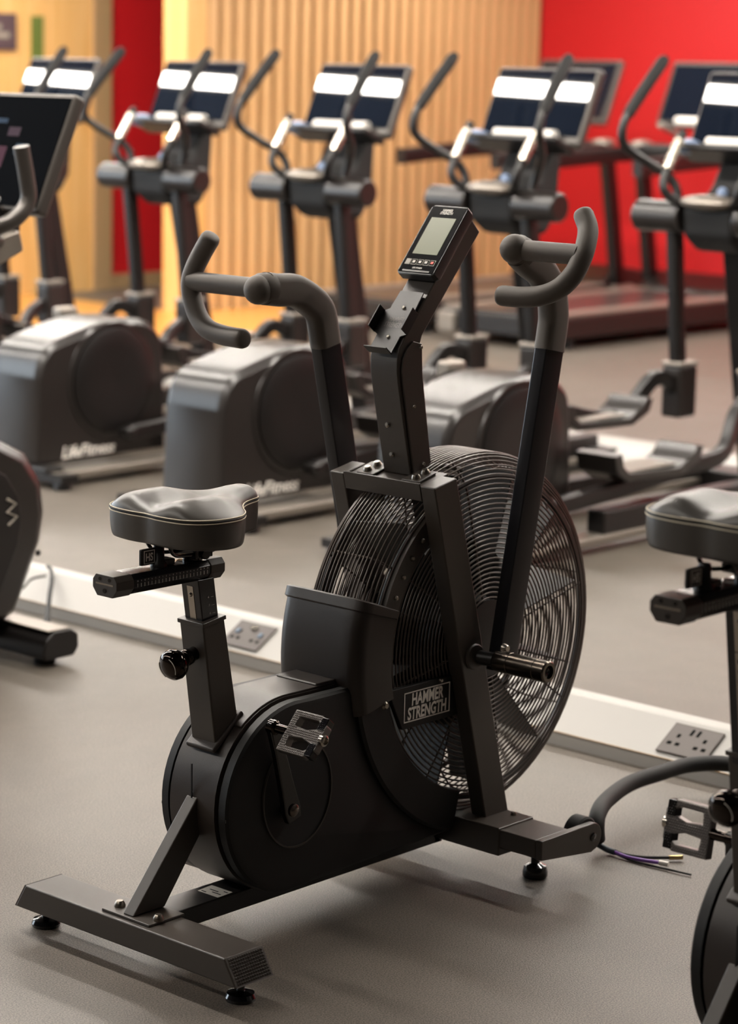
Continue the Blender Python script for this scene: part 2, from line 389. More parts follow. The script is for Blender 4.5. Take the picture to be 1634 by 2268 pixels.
# fan shroud behind the fan
def ushape(rr, y, k):   # section corner rounding
    return rr
sh = MB(); rings = []
sec = []
for k in range(9):
    a = R_(90*k/8); sec.append((-.082-.026*math.sin(a), .372+.026*math.cos(a)-.0))
half = [(0.0,.398)]+[(-y_, r_) for y_, r_ in [(.06,.398)]]+[( -(.079+.027*math.sin(R_(a))), .371+.027*math.cos(R_(a))) for a in range(0, 91, 15)]+[(-.106,.30)]
prof = [(-y, r) for y, r in half[::-1]]+half[1:]
vs = []; fs = []; angs = [161.5+(193-161.5)*i/14 for i in range(15)]
for a in angs:
    for y, r in prof: x, z = fa(r, a); vs.append((x, y, z))
n = len(prof)
for i in range(len(angs)-1):
    for k in range(n-1): fs.append((i*n+k, (i+1)*n+k, (i+1)*n+k+1, i*n+k+1))
fs += [tuple(range(n)), tuple(range((len(angs)-1)*n, len(angs)*n))[::-1], ]
for i in range(len(angs)-1): fs.append((i*n, i*n+n-1, (i+1)*n+n-1, (i+1)*n))
shroud = MB().add(vs, fs).build('fan_shroud', 'plastic', bike, ang=30)
lip = MB(); vs = []; fs = []
for a in (160.2, 160.6, 163.2, 163.6):
    e = .0045 if a not in (160.2, 163.6) else .001
    for y, r in prof: x, z = fa(r+e, a); vs.append((x, y*(1+e*8), z))
for i in range(3):
    for k in range(n-1): fs.append((i*n+k, (i+1)*n+k, (i+1)*n+k+1, i*n+k+1))
fs += [tuple(range(n)), tuple(range(3*n, 4*n))[::-1]]
lip.add(vs, fs).build('shroud_lip', 'plastic', shroud, ang=30)
# badge plate with the maker's lettering
for sd in (-1, 1):
    bp = MB().prism([(-.415,.418),(-.15,.418),(-.15,.334),(-.372,.334)], sd*.092, sd*.1035).build('badge_plate', 'plastic_side', bike, bevel=.002)
    X = Vector((1,0,0)) if sd < 0 else Vector((-1,0,0))
    c = Vector((-.302, sd*.1036, .3765)); Yv = Vector((0,0,1))
    fr = MB()
    for (a0, a1, b0, b1) in ((-.067,.067,.0275,.0295),(-.067,.067,-.0295,-.0275),(-.067,-.065,-.0275,.0275),(.065,.067,-.0275,.0275)):
        p = [c+X*a0+Yv*b0, c+X*a1+Yv*b0, c+X*a1+Yv*b1, c+X*a0+Yv*b1]; q = [v+Vector((0, sd*.0007, 0)) for v in p]
        fr.add(p+q, [(0,1,2,3),(4,5,6,7),(0,1,5,4),(1,2,6,5),(2,3,7,6),(3,0,4,7)])
    fr.build('badge_border', 'logo', bp)
    text('HAMMER\nSTRENGTH', 'badge_lettering', 'logo', bp, c+X*0, X, Yv, .0225, .114, bold=.032, depth=.0008, shear=.08)
    for x, z, r in ((-.4245,.393,.0085),(-.265,.4135,.0045),(-.20,.392,.004)): MB().lathe([(0,.006),(r*.6,.006),(r,.002),(r,0)], (x, sd*.1035, z), (0, sd, 0), 14).build('screw', 'bolt', bp)
# fan: cage rings (far too fine to pick apart), flange, blades
profc = [(.0,.366),(.05,.366),(.062,.3595),(.071,.349),(.079,.334),(.085,.316)]
def along(prof, step):
    out = []; acc = 0
    for (y0, r0), (y1, r1) in zip(prof[:-1], prof[1:]):
        L = math.hypot(y1-y0, r1-r0); t = acc
        while t < L: out.append((y0+(y1-y0)*t/L, r0+(r1-r0)*t/L)); t += step
        acc = t-L
    return out
pts = along(profc, .0093)
face = [(.0855+.010*(1-(r/.316)**2), r) for r in [.308-.0098*i for i in range(25)]]
cage = MB()
allr = [(y, r) for y, r in pts+face]+[(-y, r) for y, r in pts[1:]+face]
sec5 = [(math.cos(2*math.pi*k/5), math.sin(2*math.pi*k/5)) for k in range(5)]
for y, r in allr:
    cage.tube(circ_path((FC[0], y, FC[1]), r, 84 if r > .2 else 48), .0019, closed=True, sec=sec5, up=(0,1,0))
for k in range(8):
    a = 12+45*k
    path = [(0,.366),(.05,.366),(.062,.3595),(.079,.334),(.085,.316)]+[face[i] for i in (3, 9, 15, 21, 24)]
    full = [(-y, r-.003) for y, r in path[::-1]]+[(y, r-.003) for y, r in path[1:]]
    cage.tube([(fa(r, a)[0], y*.965, fa(r, a)[1]) for y, r in full], .0024, sec=sec5)
cg = cage.build('cage_wires', 'wire', bike, ang=80); cg['kind'] = 'stuff'
for sd in (-1, 1):
    a0, a1 = 112, 166
    p1 = [fa(.318, a) for a in range(a0, a1, 2)]+[fa(.283, a) for a in range(a1-1, a0-1, -2)]
    fl = MB().layers([p1, p1], [sd*.0865, sd*.0905]).build('cage_flange', 'frame', bike, ang=30)
    sec = [fa(.324, a) for a in range(a0, a1, 2)]+[fa(.317, a) for a in range(a1-1, a0-1, -2)]
    MB().layers([sec, sec], [sd*.080, sd*.0925]).build('flange_edge', 'frame', fl, ang=30)
    for a in (116, 124, 132, 140, 148, 156):
        x, z = fa(.300, a); MB().lathe([(0,.004),(.003,.004),(.005,.001),(.005,0)], (x, sd*.0905, z), (0, sd, 0), 10).build('screw', 'bolt', fl)
    MB().lathe([(.078,.0),(.078,.004),(.03,.008),(0,.008)], (FC[0], sd*.093, FC[1]), (0, sd, 0), 32).build('cage_hub', 'frame2', bike)
for sd in (-1, 1):
    MB().tube(circ_path((FC[0], sd*.078, FC[1]), .322, 96), .006, 8, closed=True, up=(0,1,0)).build('cage_rim', 'frame2', bike, ang=80)
MB().lathe([(0,-.065),(.07,-.065),(.085,-.05),(.085,-.006),(.19,-.004),(.19,.004),(.085,.006),(.085,.05),(.07,.065),(0,.065)], (FC[0], 0, FC[1]), (0,1,0), 32).build('fan_hub', 'blade', bike)
for k in range(12):
    a = 12+30*k; rad = Vector((math.cos(R_(a)), 0, math.sin(R_(a)))); tan = Vector((-math.sin(R_(a)), 0, math.cos(R_(a))))
    c = Vector((FC[0], 0, FC[1]))+rad*.215
    MB().obox(c, rad*.120, (tan*.12+Vector((0,.99,0)))*.058, (tan*.99-Vector((0,.12,0)))*.0018).build('fan_blade', 'blade', bike, bevel=.001)
# struts each side, cross bracket above the fan
for sd in (-1, 1):
    su = MB().prism([(-.151,.1155),(-.079,.1155),(-.2672,.815),(-.3325,.802)], sd*.0985, sd*.135).build('fork_strut', 'frame', bike, bevel=.003)
    MB().lathe([(0,.006),(.0235,.006),(.026,.003),(.026,0)], (-.203, sd*.135, .456), (0, sd, 0), 28).build('axle_boss', 'frame', su)
    MB().cyl((-.192, sd*.138, .4535), (-.182, sd*.172, .4525), .014, 20).build('axle', 'frame2', su)
ct = Vector((-.300, 0, .8025)); Xs = Vector((.9703, 0, .2419)); Zs = Vector((-.2419, 0, .9703))
tb = MB().obox(ct-Xs*.030-Zs*.006, Xs*.002, Vector((0,.098,0)), Zs*.018).obox(ct-Zs*.002+Xs*.012, Xs*.04, Vector((0,.098,0)), Zs*.004).build('cross_bracket', 'frame', bike, bevel=.0012)
for sd in (-1, 1):
    MB().obox(ct+Xs*.012+Vector((0, sd*.058, 0))+Zs*.0045, Xs*.026, Vector((0,.022,0)), Zs*.0025).build('mast_tab', 'frame', tb, bevel=.002)
    for q in (-.012, .016):
        p = ct+Xs*(.012+q)+Vector((0, sd*.062, 0))+Zs*.007
        MB().lathe([(0,.008),(.006,.008),(.0085,.004),(.0095,0)], p, Zs, 12).build('bolt', 'bolt', tb)
# mast
mast = MB().prism([(-.286,.808),(-.309,.905),(-.327,.985),(-.3315,1.012),(-.332,1.036),(-.326,1.058),(-.311,1.0785),(-.128,1.297),(-.098,1.267),(-.262,1.076),(-.270,1.050),(-.263,.999),(-.228,.822)], -.0345, .0345).build('mast', 'frame', bike, bevel=.0025)
for sd in (-1, 1):
    pc = MB().prism([(-.281,.813),(-.318,.985),(-.3225,1.015),(-.319,1.037),(-.309,1.055),(-.292,1.068),(-.266,1.062),(-.262,1.0),(-.231,.828)], sd*.0343, sd*.0385).build('mast_cover', 'frame', mast, bevel=.0015)
    for x, z in ((-.286, .943), (-.254, .828), (-.270, 1.055)): MB().lathe([(0,.003),(.003,.003),(.0042,0)], (x, sd*.0385, z), (0, sd, 0), 10).build('screw', 'steel', pc)
for z, x, y in ((.905,-.3092,.006),(.846,-.2953,.006)): MB().lathe([(0,.0045),(.0035,.0045),(.0058,.002),(.0058,0)], (x, y, z), (-.97, 0, .22), 12).build('screw', 'steel', mast)
# console frame: Ux up the face, Nx out of it
Ux = Vector((.635, 0, .7725)); Nx = Vector((-.7725, 0, .635)); Yx = Vector((0, -1, 0)); Bc = Vector((-.250, 0, 1.190))
con = MB(); w2, L = .0465, .1645
fr = [(-w2,.006),(-w2+.006,0),(w2-.006,0),(w2,.006),(w2,L-.006),(w2-.006,L),(-w2+.006,L),(-w2,L-.006)]
def fp(a, s, h): return Bc+Yx*a+Ux*s+Nx*h
lay = [[fp(a*.93, .006+s*.95, -.0265) for a, s in fr], [fp(a, s, -.018) for a, s in fr], [fp(a, s, -.0015) for a, s in fr], [fp(a*.975, .002+s*.976, 0) for a, s in fr]]
nn = 8; vs = [v for l in lay for v in l]; fs = []
for k in range(3):
    for i in range(nn): fs.append((k*nn+i, k*nn+(i+1) % nn, (k+1)*nn+(i+1) % nn, (k+1)*nn+i))
fs += [tuple(range(nn))[::-1], tuple(range(3*nn, 4*nn))]
console = con.add(vs, fs).build('console', 'frame2', bike, ang=30)
def plate(name, m, parent, a0, a1, s0, s1, h=.0008, base=0., r=0):
    c = Bc+Yx*((a0+a1)/2)+Ux*((s0+s1)/2)+Nx*(base+h/2)
    return MB().obox(c, Yx*((a1-a0)/2), Ux*((s1-s0)/2), Nx*(h/2)).build(name, m, parent, bevel=.0003 if r == 0 else r, seg=1)
fcp = plate('face_panel', 'gloss', console, -w2+.0035, w2-.0035, .004, L-.004, .0008)
plate('lcd_screen', 'lcd', console, -.031, .031, .047, .134, .0006, .0009)
for i in range(5):
    a = -.030+.0152*i
    bt = plate('button', 'lettergrey', console, a-.0066, a+.0066, .0215, .0345, .0008, .0009, .0006)
    plate('button_top', 'gloss' if i else 'lettergrey', bt, a-.0054, a+.0054, .0227, .0333, .0006, .0016)
    if i: plate('button_icon', 'red' if i == 4 else 'white', bt, a-.0032, a+.0032, .0252, .0308, .0004, .0022)
text('HAMMER\nSTRENGTH', 'console_logo', 'white', console, fp(0, .1485, .0011), Yx, Ux, .0056, .031, bold=.035, depth=.0003)
text('LIFE FITNESS', 'console_brand', 'white', console, fp(0, .0145, .0011), Yx, Ux, .0036, .024, bold=.03, depth=.0003)
plate('speaker_strip', 'plastic', console, -.034, .034, .0055, .0095, .0004, .0009)
# phone holder
Bh = Vector((-.342, 0, 1.045))+Nx*.0015
def hp(a, s, h): return Bh+Yx*a+Ux*s+Nx*h
hold = MB()
poly = [(-.029,0),(.029,0),(.029,.040),(.042,.046),(.042,.094),(.031,.100),(.029,.142),(-.029,.142),(-.031,.100),(-.042,.094),(-.042,.046),(-.029,.040)]
n = len(poly); hold.add([hp(a, s, 0) for a, s in poly]+[hp(a, s, .0025) for a, s in poly], [tuple(range(n))[::-1], tuple(range(n, 2*n))]+[(i, (i+1) % n, (i+1) % n+n, i+n) for i in range(n)])
holder = hold.build('phone_holder', 'frame2', bike, ang=30)
for sd in (-1, 1): MB().obox(hp(sd*.0415, .070, .011), Yx*.0013, Ux*.025, Nx*.0115).build('holder_wing', 'frame2', holder, bevel=.0006)
MB().obox(hp(0, .001, .010), Yx*.029, Ux*.0013, Nx*.0105).build('holder_lip', 'frame2', holder, bevel=.0006)
for s in (.036, .104): MB().lathe([(0,.003),(.003,.003),(.0045,0)], hp(.002, s, .0025), Nx, 10).build('screw', 'steel', holder)
text('HAMMER\nSTRENGTH', 'embossed_logo', 'frame', holder, hp(0, .070, .0026), Yx, Ux, .0105, .046, bold=.03, depth=.0006)
# moving arms with foam grips
rect = [(1,.5),(.86,.64),(.6,.7)] ; 
def rsec(a, b, k=.35, q=4):   # rounded rectangle section in unit r=1
    out = []
    for cx, cy, s0 in ((1, 1, 0), (-1, 1, 90), (-1, -1, 180), (1, -1, 270)):
        for i in range(q+1):
            t = R_(s0+90*i/q); rr = k*min(a, b)
            out.append((cx*(a-rr)+rr*math.cos(t), cy*(b-rr)+rr*math.sin(t)))
    return out
def handle_arm(sd, deg, ya=.165, jx=-.145, cross=.15, root=bike, dy=0, jz=.775):
    piv = Vector((-.150, sd*ya+dy, .455)); c, s_ = math.cos(R_(deg)), math.sin(R_(deg))
    def T(px, py, pz): return piv+Vector((px*c+pz*s_, sd*py, -px*s_+pz*c))
    arm = MB().tube([T(0,0,-.03), T(0,0,.635)], 1, sec=rsec(.0285,.0145,.18), up=T(1,0,0)-T(0,0,0), caps=True).build('handle_arm', 'arm', root, ang=30)
    side_path = catmull([(0,.600),(0,.632),(-.003,.668),(-.022,jz-.063),(-.064,jz-.029),(-.105,jz-.016),(jx+.010,jz-.003)], 4)
    g = MB().tube([T(p[0], .0, p[1]) for p in [(q.x, q.y) for q in [Vector((a.x, a.y, 0)) if len(a) > 2 else Vector((a[0], a[1], 0)) for a in [Vector((v[0], v[1], 0)) for v in side_path]]]], 1, sec=rsec(.0315,.0215,.75), up=T(1,0,0)-T(0,0,0)).build('foam_bend', 'foam', arm, ang=40)
    J = (jx, jz)
    MB().tube([T(jx+.022,0,jz-.005), T(J[0],0,J[1]), T(J[0]-.016,0,J[1]+.002)], [.030,.030,.020], 20).ball(T(J[0]-.008,0,J[1]), .0285, 20, 12).build('foam_joint', 'foam', arm, ang=60)
    MB().cyl(T(J[0],-.0,J[1]), T(J[0],cross,J[1]), .0195, 20).build('cross_grip', 'foam', arm)
    pts = [(.035,cross-.033,.078),(.028,cross-.013,.052),(.012,cross,.022),(.0,cross+.0045,-.004),(-.008,cross-.002,-.036),(-.018,cross-.022,-.066),(-.028,cross-.054,-.084),(-.033,cross-.10,-.091),(-.036,cross-.155 if sd > 0 else cross-.140,-.092)]
    pp = [T(J[0]+a, b, J[1]+d) for a, b, d in catmull(pts, 5)]
    d0 = (pp[0]-pp[1]).normalized(); d1 = (pp[-1]-pp[-2]).normalized()
    pp = [pp[0]+d0*.009, pp[0]+d0*.006]+pp+[pp[-1]+d1*.006, pp[-1]+d1*.009]
    rr = [.012,.0175]+[.0195]*(len(pp)-4)+[.0175,.012]
    MB().tube(pp, rr, 20).build('curved_grip', 'foam', arm, ang=60)
    return arm
handle_arm(-1, 11); handle_arm(1, -13, .195, -.150, .19, jz=.758)
for sd in (-1, 1):
    x, z = -.180, .4515; o_ = (x, sd*.176, z)
    pg = MB().lathe([(0,0),(.021,0),(.0215,.003),(.0215,.034),(.0208,.035),(.0208,.037),(.0215,.038),(.0215,.098),(.0208,.099),(.0208,.101),(.0215,.102),(.0215,.124),(.019,.127),(.013,.127),(.013,.118),(0,.118)], o_, (0, sd, 0), 32).build('foot_peg', 'chrome', bike, ang=30)
    MB().lathe([(0,0),(.011,0),(.011,.004),(.006,.006),(0,.003)], (x, sd*.294, z), (0, sd, 0), 18).build('peg_bolt', 'gloss', pg)
    MB().lathe([(0,.010),(.006,.010),(.009,.005),(.010,0)], (-.168, sd*.1815, .4755), (0, sd, 0), 14).build('pivot_bolt', 'steel', pg)
# front stabiliser
fs_ = MB().box((-.186,-.2885,.078),(-.082,.2885,.1155)).build('front_stabilizer', 'frame', bike, bevel=.003)
MB().box((-.19,-.036,.050),(-.165,.036,.112)).build('rail_bracket', 'frame2', fs_, bevel=.002)
for sd in (-1, 1):
    MB().box((-.1885, sd*.030, .0620), (-.0795, sd*.2, .1195)).build('strut_clamp', 'frame', fs_, bevel=.003)
    MB().lathe([(0,.006),(.004,.006),(.006,.003),(.006,0)], (-.10, sd*.165, .1195), (0,0,1), 12).build('bolt', 'bolt', fs_)
    ar = MB().prism([(-.186,.0770),(-.025,.0575)]+arc((-.022,.0885), .0285, -80, 95, 12)+[(-.186,.1165)], sd*.2890, sd*.3045).build('wheel_arm', 'frame', fs_, bevel=.002)
    MB().lathe([(0,.003),(.006,.003),(.009,.0015),(.009,0)], (-.022, sd*.3045, .0885), (0, sd, 0), 16).build('bolt', 'gloss', ar)
    MB().lathe([(0,0),(.033,0),(.0365,.003),(.0365,.031),(.033,.034),(.012,.034),(.012,.030),(0,.030)], (-.022, sd*.254, .0885), (0, sd, 0), 32).build('transport_wheel', 'rubber', fs_, ang=30)
    MB().lathe([(0,0),(.023,0),(.0255,.004),(.0255,.012),(.022,.024),(.009,.030),(.0085,.078),(0,.078)], (-.088, sd*.214, .0005), (0,0,1)).build('leveling_foot', 'gloss', fs_)
# seat tube, post, slider
def sl_(z): return -.0185-(z-.372)*.158   # lean of the seat tube
def tx(z): return -.7945-(z-.372)*.158
tube_ = MB().layers([[(tx(.345)-.004,.345),(tx(.345)+.052,.395),(tx(.602)+.052,.608),(tx(.602)-.0005,.600)]]*2, [-.0305,.0305]).build('seat_tube', 'frame', bike, bevel=.003)
MB().layers([[(tx(.6)-.003,.596),(tx(.6)+.0545,.604),(tx(.6)+.0535,.612),(tx(.6)-.004,.604)]]*2, [-.0335,.0335]).build('tube_collar', 'frame', tube_, bevel=.0015)
boot = []
boot = [(-.804,.3595),(-.730,.4205),(-.737,.4295),(-.811,.3685)]
MB().layers([boot]*2, [-.0365,.0365]).build('tube_boot', 'plastic', tube_, bevel=.004, seg=3)

def px_(z): return tx(z)+.0065
post = MB().layers([[(px_(.43),.43),(px_(.43)+.040,.43),(px_(.682)+.040,.682),(px_(.682),.682)]]*2, [-.0225,.0225]).build('seat_post', 'anod', bike, bevel=.002)
MB().layers([[(px_(.607)-.0008,.607),(px_(.607)+.0004,.607),(px_(.668)+.0004,.668),(px_(.668)-.0008,.668)]]*2, [-.0075,.0075]).build('hole_strip', 'steel', post)
dx = .0009
for z in (.652,): MB().lathe([(0,.003),(.0025,.003),(.0042,0)], (px_(z)-dx, 0, z), (-.98, 0, -.15), 12).build('screw', 'steel', post)
for z, t_ in ((.648, '6'), (.633, '7'), (.618, '8')): text(t_+'  —', 'post_mark', 'white', post, (px_(z)+.026, -.0226, z), (1,0,0), (0,0,1), .0040, .014, depth=.0003)
# strip of holes continues down inside, visible when the post is raised
MB().layers([[(px_(.435)-.0007,.435),(px_(.435)+.0004,.435),(px_(.605)+.0004,.605),(px_(.605)-.0007,.605)]]*2, [-.0075,.0075]).build('hole_strip', 'steel', post)
hl = MB()
for i in range(11):
    z = .442+.0150*i; hl.lathe([(0,.0006),(.0042,.0006),(.0042,0)], (px_(z)-.0007, 0, z), (-.98, 0, -.15), 12)
hl.build('post_holes', 'rubber', post)
octo = [(-.030,-.006),(-.030,.008),(-.022,.0175),(.022,.0175),(.030,.008),(.030,-.006),(.019,-.0195),(-.019,-.0195)]
zc = .6985
def octb(x0, x1, k, name, m, parent, bev=.001):
    pl = [(y*k, zc+z*k) for y, z in octo]
    return MB().prism(pl, x0, x1, 'yz').build(name, m, parent, bevel=bev)
slider = octb(-1.008, -.800, .96, 'seat_slider', 'anod', bike)
for x0, x1 in ((-1.036,-.996),(-.812,-.778)):
    ec = octb(x0, x1, 1.02, 'slider_end_cap', 'frame', slider)
    if x0 < -1:
        MB().box((x0-.0006,-.022,zc+.0005),(x0+.001,.022,zc+.0035)).build('cap_slot', 'steel', ec)
        for y in (-.012, .012): MB().lathe([(0,.0006),(.0033,.0006),(.0033,0)], (x0-.0002, y, zc+.0105), (-1,0,0), 10).build('cap_hole', 'gloss', ec)
        MB().lathe([(0,.0006),(.0042,.0006),(.0042,0)], (x0-.0002, 0, zc-.0095), (-1,0,0), 12).build('cap_hole', 'gloss', ec)
# printed scale on both flat sides
scale = MB()
for i in range(21):
    x = -.986+.0083*i; scale.box((x-.00045,-.0292,zc-.0058),(x+.00045,-.0288,zc+.0006))
scale.build('scale_ticks', 'white', slider)
for i, t_ in enumerate(list(range(10, 0, -1))+[0]+list(range(1, 11))):
    text(str(t_), 'scale_number', 'white', slider, (-.986+.0083*i, -.0291, zc+.0048), (1,0,0), (0,0,1), .0027, depth=.0003)
# clamp lever with square tag
lever = MB().lathe([(0,0),(.015,0),(.0145,.006),(.0105,.011),(.0095,.034),(.008,.0365),(0,.0365)], (-.9105, .0, .7155), (0,0,1), 20).build('clamp_lever', 'frame2', bike)
MB().box((-.906,-.012,.7155),(-.882,.012,.727)).build('clamp_block', 'frame2', lever, bevel=.002)
tg = MB().box((-.9545,-.0035,.7205),(-.9175,.0035,.7495)).build('lever_tag', 'frame2', lever, bevel=.0022)
ht = MB(); c = Vector((-.936, -.0036, .735))
for (a0, a1, b0, b1) in ((-.0125,.0125,.0105,.0117),(-.0125,.0125,-.0117,-.0105),(-.0125,-.0114,-.0105,.0105),(.0114,.0125,-.0105,.0105)):
    ht.box((c.x+a0, c.y-.0006, c.z+b0), (c.x+a1, c.y+.0002, c.z+b1))
ht.build('tag_border', 'logo', tg)
text('HS', 'tag_lettering', 'logo', tg, c, (1,0,0), (0,0,1), .0145, .017, bold=.03, depth=.0006)
# pull knob behind the seat tube
kb = Vector((-.812, 0, .546)); kd = Vector((-.97, 0, -.24)).normalized()
knob = MB().lathe([(0,0),(.015,0),(.0155,.003),(.013,.006),(.0125,.022),(.015,.024),(.015,.034),(.012,.036),(.0125,.040),(.018,.043),(.0255,.052),(.0285,.062),(.0265,.072),(.020,.079),(.010,.0825),(0,.083)], kb, kd, 32).build('pull_knob', 'knob', bike, ang=60)
for s0, s1 in ((25, 115), (205, 300)):
    u = kd.cross(Vector((0,1,0))).normalized(); v = Vector((0,1,0))
    MB().tube([kb+kd*.0790+(u*math.cos(R_(a))+v*math.sin(R_(a)))*.0205 for a in range(s0, s1+1, 6)], .0008, 6).build('knob_print', 'white', knob)
# saddle
half = [(-.943,0),(-.946,.03),(-.945,.062),(-.938,.092),(-.920,.114),(-.893,.127),(-.862,.131),(-.833,.126),(-.805,.107),(-.784,.081),(-.763,.059),(-.742,.044),(-.720,.036),(-.698,.030),(-.686,.018),(-.682,0)]
pl = half+[(x, -y) for x, y in half[-2:0:-1]]
ol = catmull([(x, y, 0) for x, y in pl], 5, True); n = len(ol)
cx0 = Vector((-.82, 0, 0))
def htop(x, y):
    lob = (math.exp(-((abs(y)-.068)/.038)**2)-.08*math.exp(-(y/.03)**2))*max(0, min(1, (-.760-x)/.08))
    nose = max(0, min(1, (x+.80)/.07))
    return .016+.019*lob+.009*nose
vs = []; fs = []; ks = [1.0,.985,.95,.88,.78,.64,.48,.32,.16]
def seam(x): return .809+.003*max(0, min(1, (x+.80)/.1))
def inner(p, k):   # shrink toward the spine
    sp = Vector((max(-.90, min(-.715, p.x)), 0, 0)); return sp+(p-sp)*k
skirt = [(.89,.7525,.0),(.955,.755,0),(.985,.763,0),(1.008,.785,0),(1.010,.802,0)]
rows = []
for k, z, _ in skirt: rows.append([(inner(p, k).x, inner(p, k).y, z+(seam(p.x)-.809)*.5+max(0, min(1, (-.86-p.x)/.07))*.004*(z < .77)) for p in ol])
for k in ks: rows.append([(inner(p, k).x, inner(p, k).y, seam(p.x)+htop(inner(p, k).x, inner(p, k).y)*(max(0, 1-k**3.0))**.60) for p in ol])
rows.append([(inner(p, .02).x, inner(p, .02).y, seam(p.x)+htop(inner(p, .02).x, 0)) for p in ol])
for r in rows: vs += r
for i in range(len(rows)-1):
    for k in range(n): fs.append((i*n+k, i*n+(k+1) % n, (i+1)*n+(k+1) % n, (i+1)*n+k))
fs.append(tuple(range(n))[::-1])
L_ = (len(rows)-1)*n
for k in range(n//2-0):
    a, b = k, n-1-k
    if b-a > 1: fs.append((L_+a, L_+a+1, L_+b-1 if b-1 != a+1 else L_+b-1, L_+b)) if b-1 != a+1 else fs.append((L_+a, L_+a+1, L_+b))
saddle = MB().add(vs, fs).build('saddle', 'vinyl', bike, sub=1, ang=80)
def stpath(k, dz): return [(inner(p, k).x, inner(p, k).y, seam(p.x)+dz) for p in ol]
st = MB()
for k, dz in ((1.0115,-.0035),(1.003,.0030)):
    path = [Vector(p) for p in stpath(k, dz)]
    st.tube(path, .0011, 5, closed=True, up=(0,0,1))
st.build('stitching', 'thread', saddle, ang=80)
MB().tube(stpath(1.009, -.0003), .0012, 5, closed=True, up=(0,0,1)).build('seam_groove', 'rubber', saddle, ang=80)
rl = MB()
for sd in (-1, 1): rl.tube(catmull([(-.915, sd*.030,.760),(-.900, sd*.026,.738),(-.872, sd*.022,.731),(-.82, sd*.022,.729),(-.78, sd*.018,.735),(-.755, sd*.012,.750)], 5), .0035, 8)
rl.build('saddle_rails', 'gloss', saddle, ang=60)
MB().box((-.850,-.03,.7225),(-.808,.03,.7375)).lathe([(0,0),(.018,0),(.018,.010),(0,.010)], (-.829, 0, .7150), (0,0,1), 18).cyl((-.829,-.036,.730),(-.829,.036,.730), .010, 16).build('saddle_clamp', 'gloss', saddle, bevel=.0015)
# cranks and pedals
AX = Vector((-.678, 0, .245))
def crank(sd, ang, root=None, dy=0):
    root = root or bike; AX = Vector((-.678, dy, .245))
    d = Vector((math.cos(R_(ang)), 0, math.sin(R_(ang)))); p = Vector((-d.z, 0, d.x)); y0, y1 = sd*.0985, sd*.112
    vs = []
    for y in (y0, y1):
        for a, r in ((-.022,.017),(0,.021),(.05,.0165),(.12,.013),(.168,.0135),(.184,.009)):
            vs.append(AX+d*a+p*r+Vector((0, y, 0)))
        for a, r in ((.184,.009),(.168,.0135),(.12,.013),(.05,.0165),(0,.021),(-.022,.017)):
            vs.append(AX+d*a-p*r+Vector((0, y, 0)))
    n = 12
    ck = MB().add(vs, [tuple(range(n)), tuple(range(2*n-1, n-1, -1))]+[(i, (i+1) % n, (i+1) % n+n, i+n) for i in range(n)]).build('crank_arm', 'gloss', root, bevel=.003)
    MB().lathe([(0,.118),(.008,.118),(.012,.115),(.014,.088),(0,.088)], AX, (0, sd, 0), 20).build('crank_bolt', 'chrome', ck)
    tip = AX+d*.172
    MB().lathe([(0,.116),(.010,.116),(.0135,.113),(.0135,.098),(0,.098)], tip, (0, sd, 0), 18).build('crank_boss', 'knob', ck)
    return tip
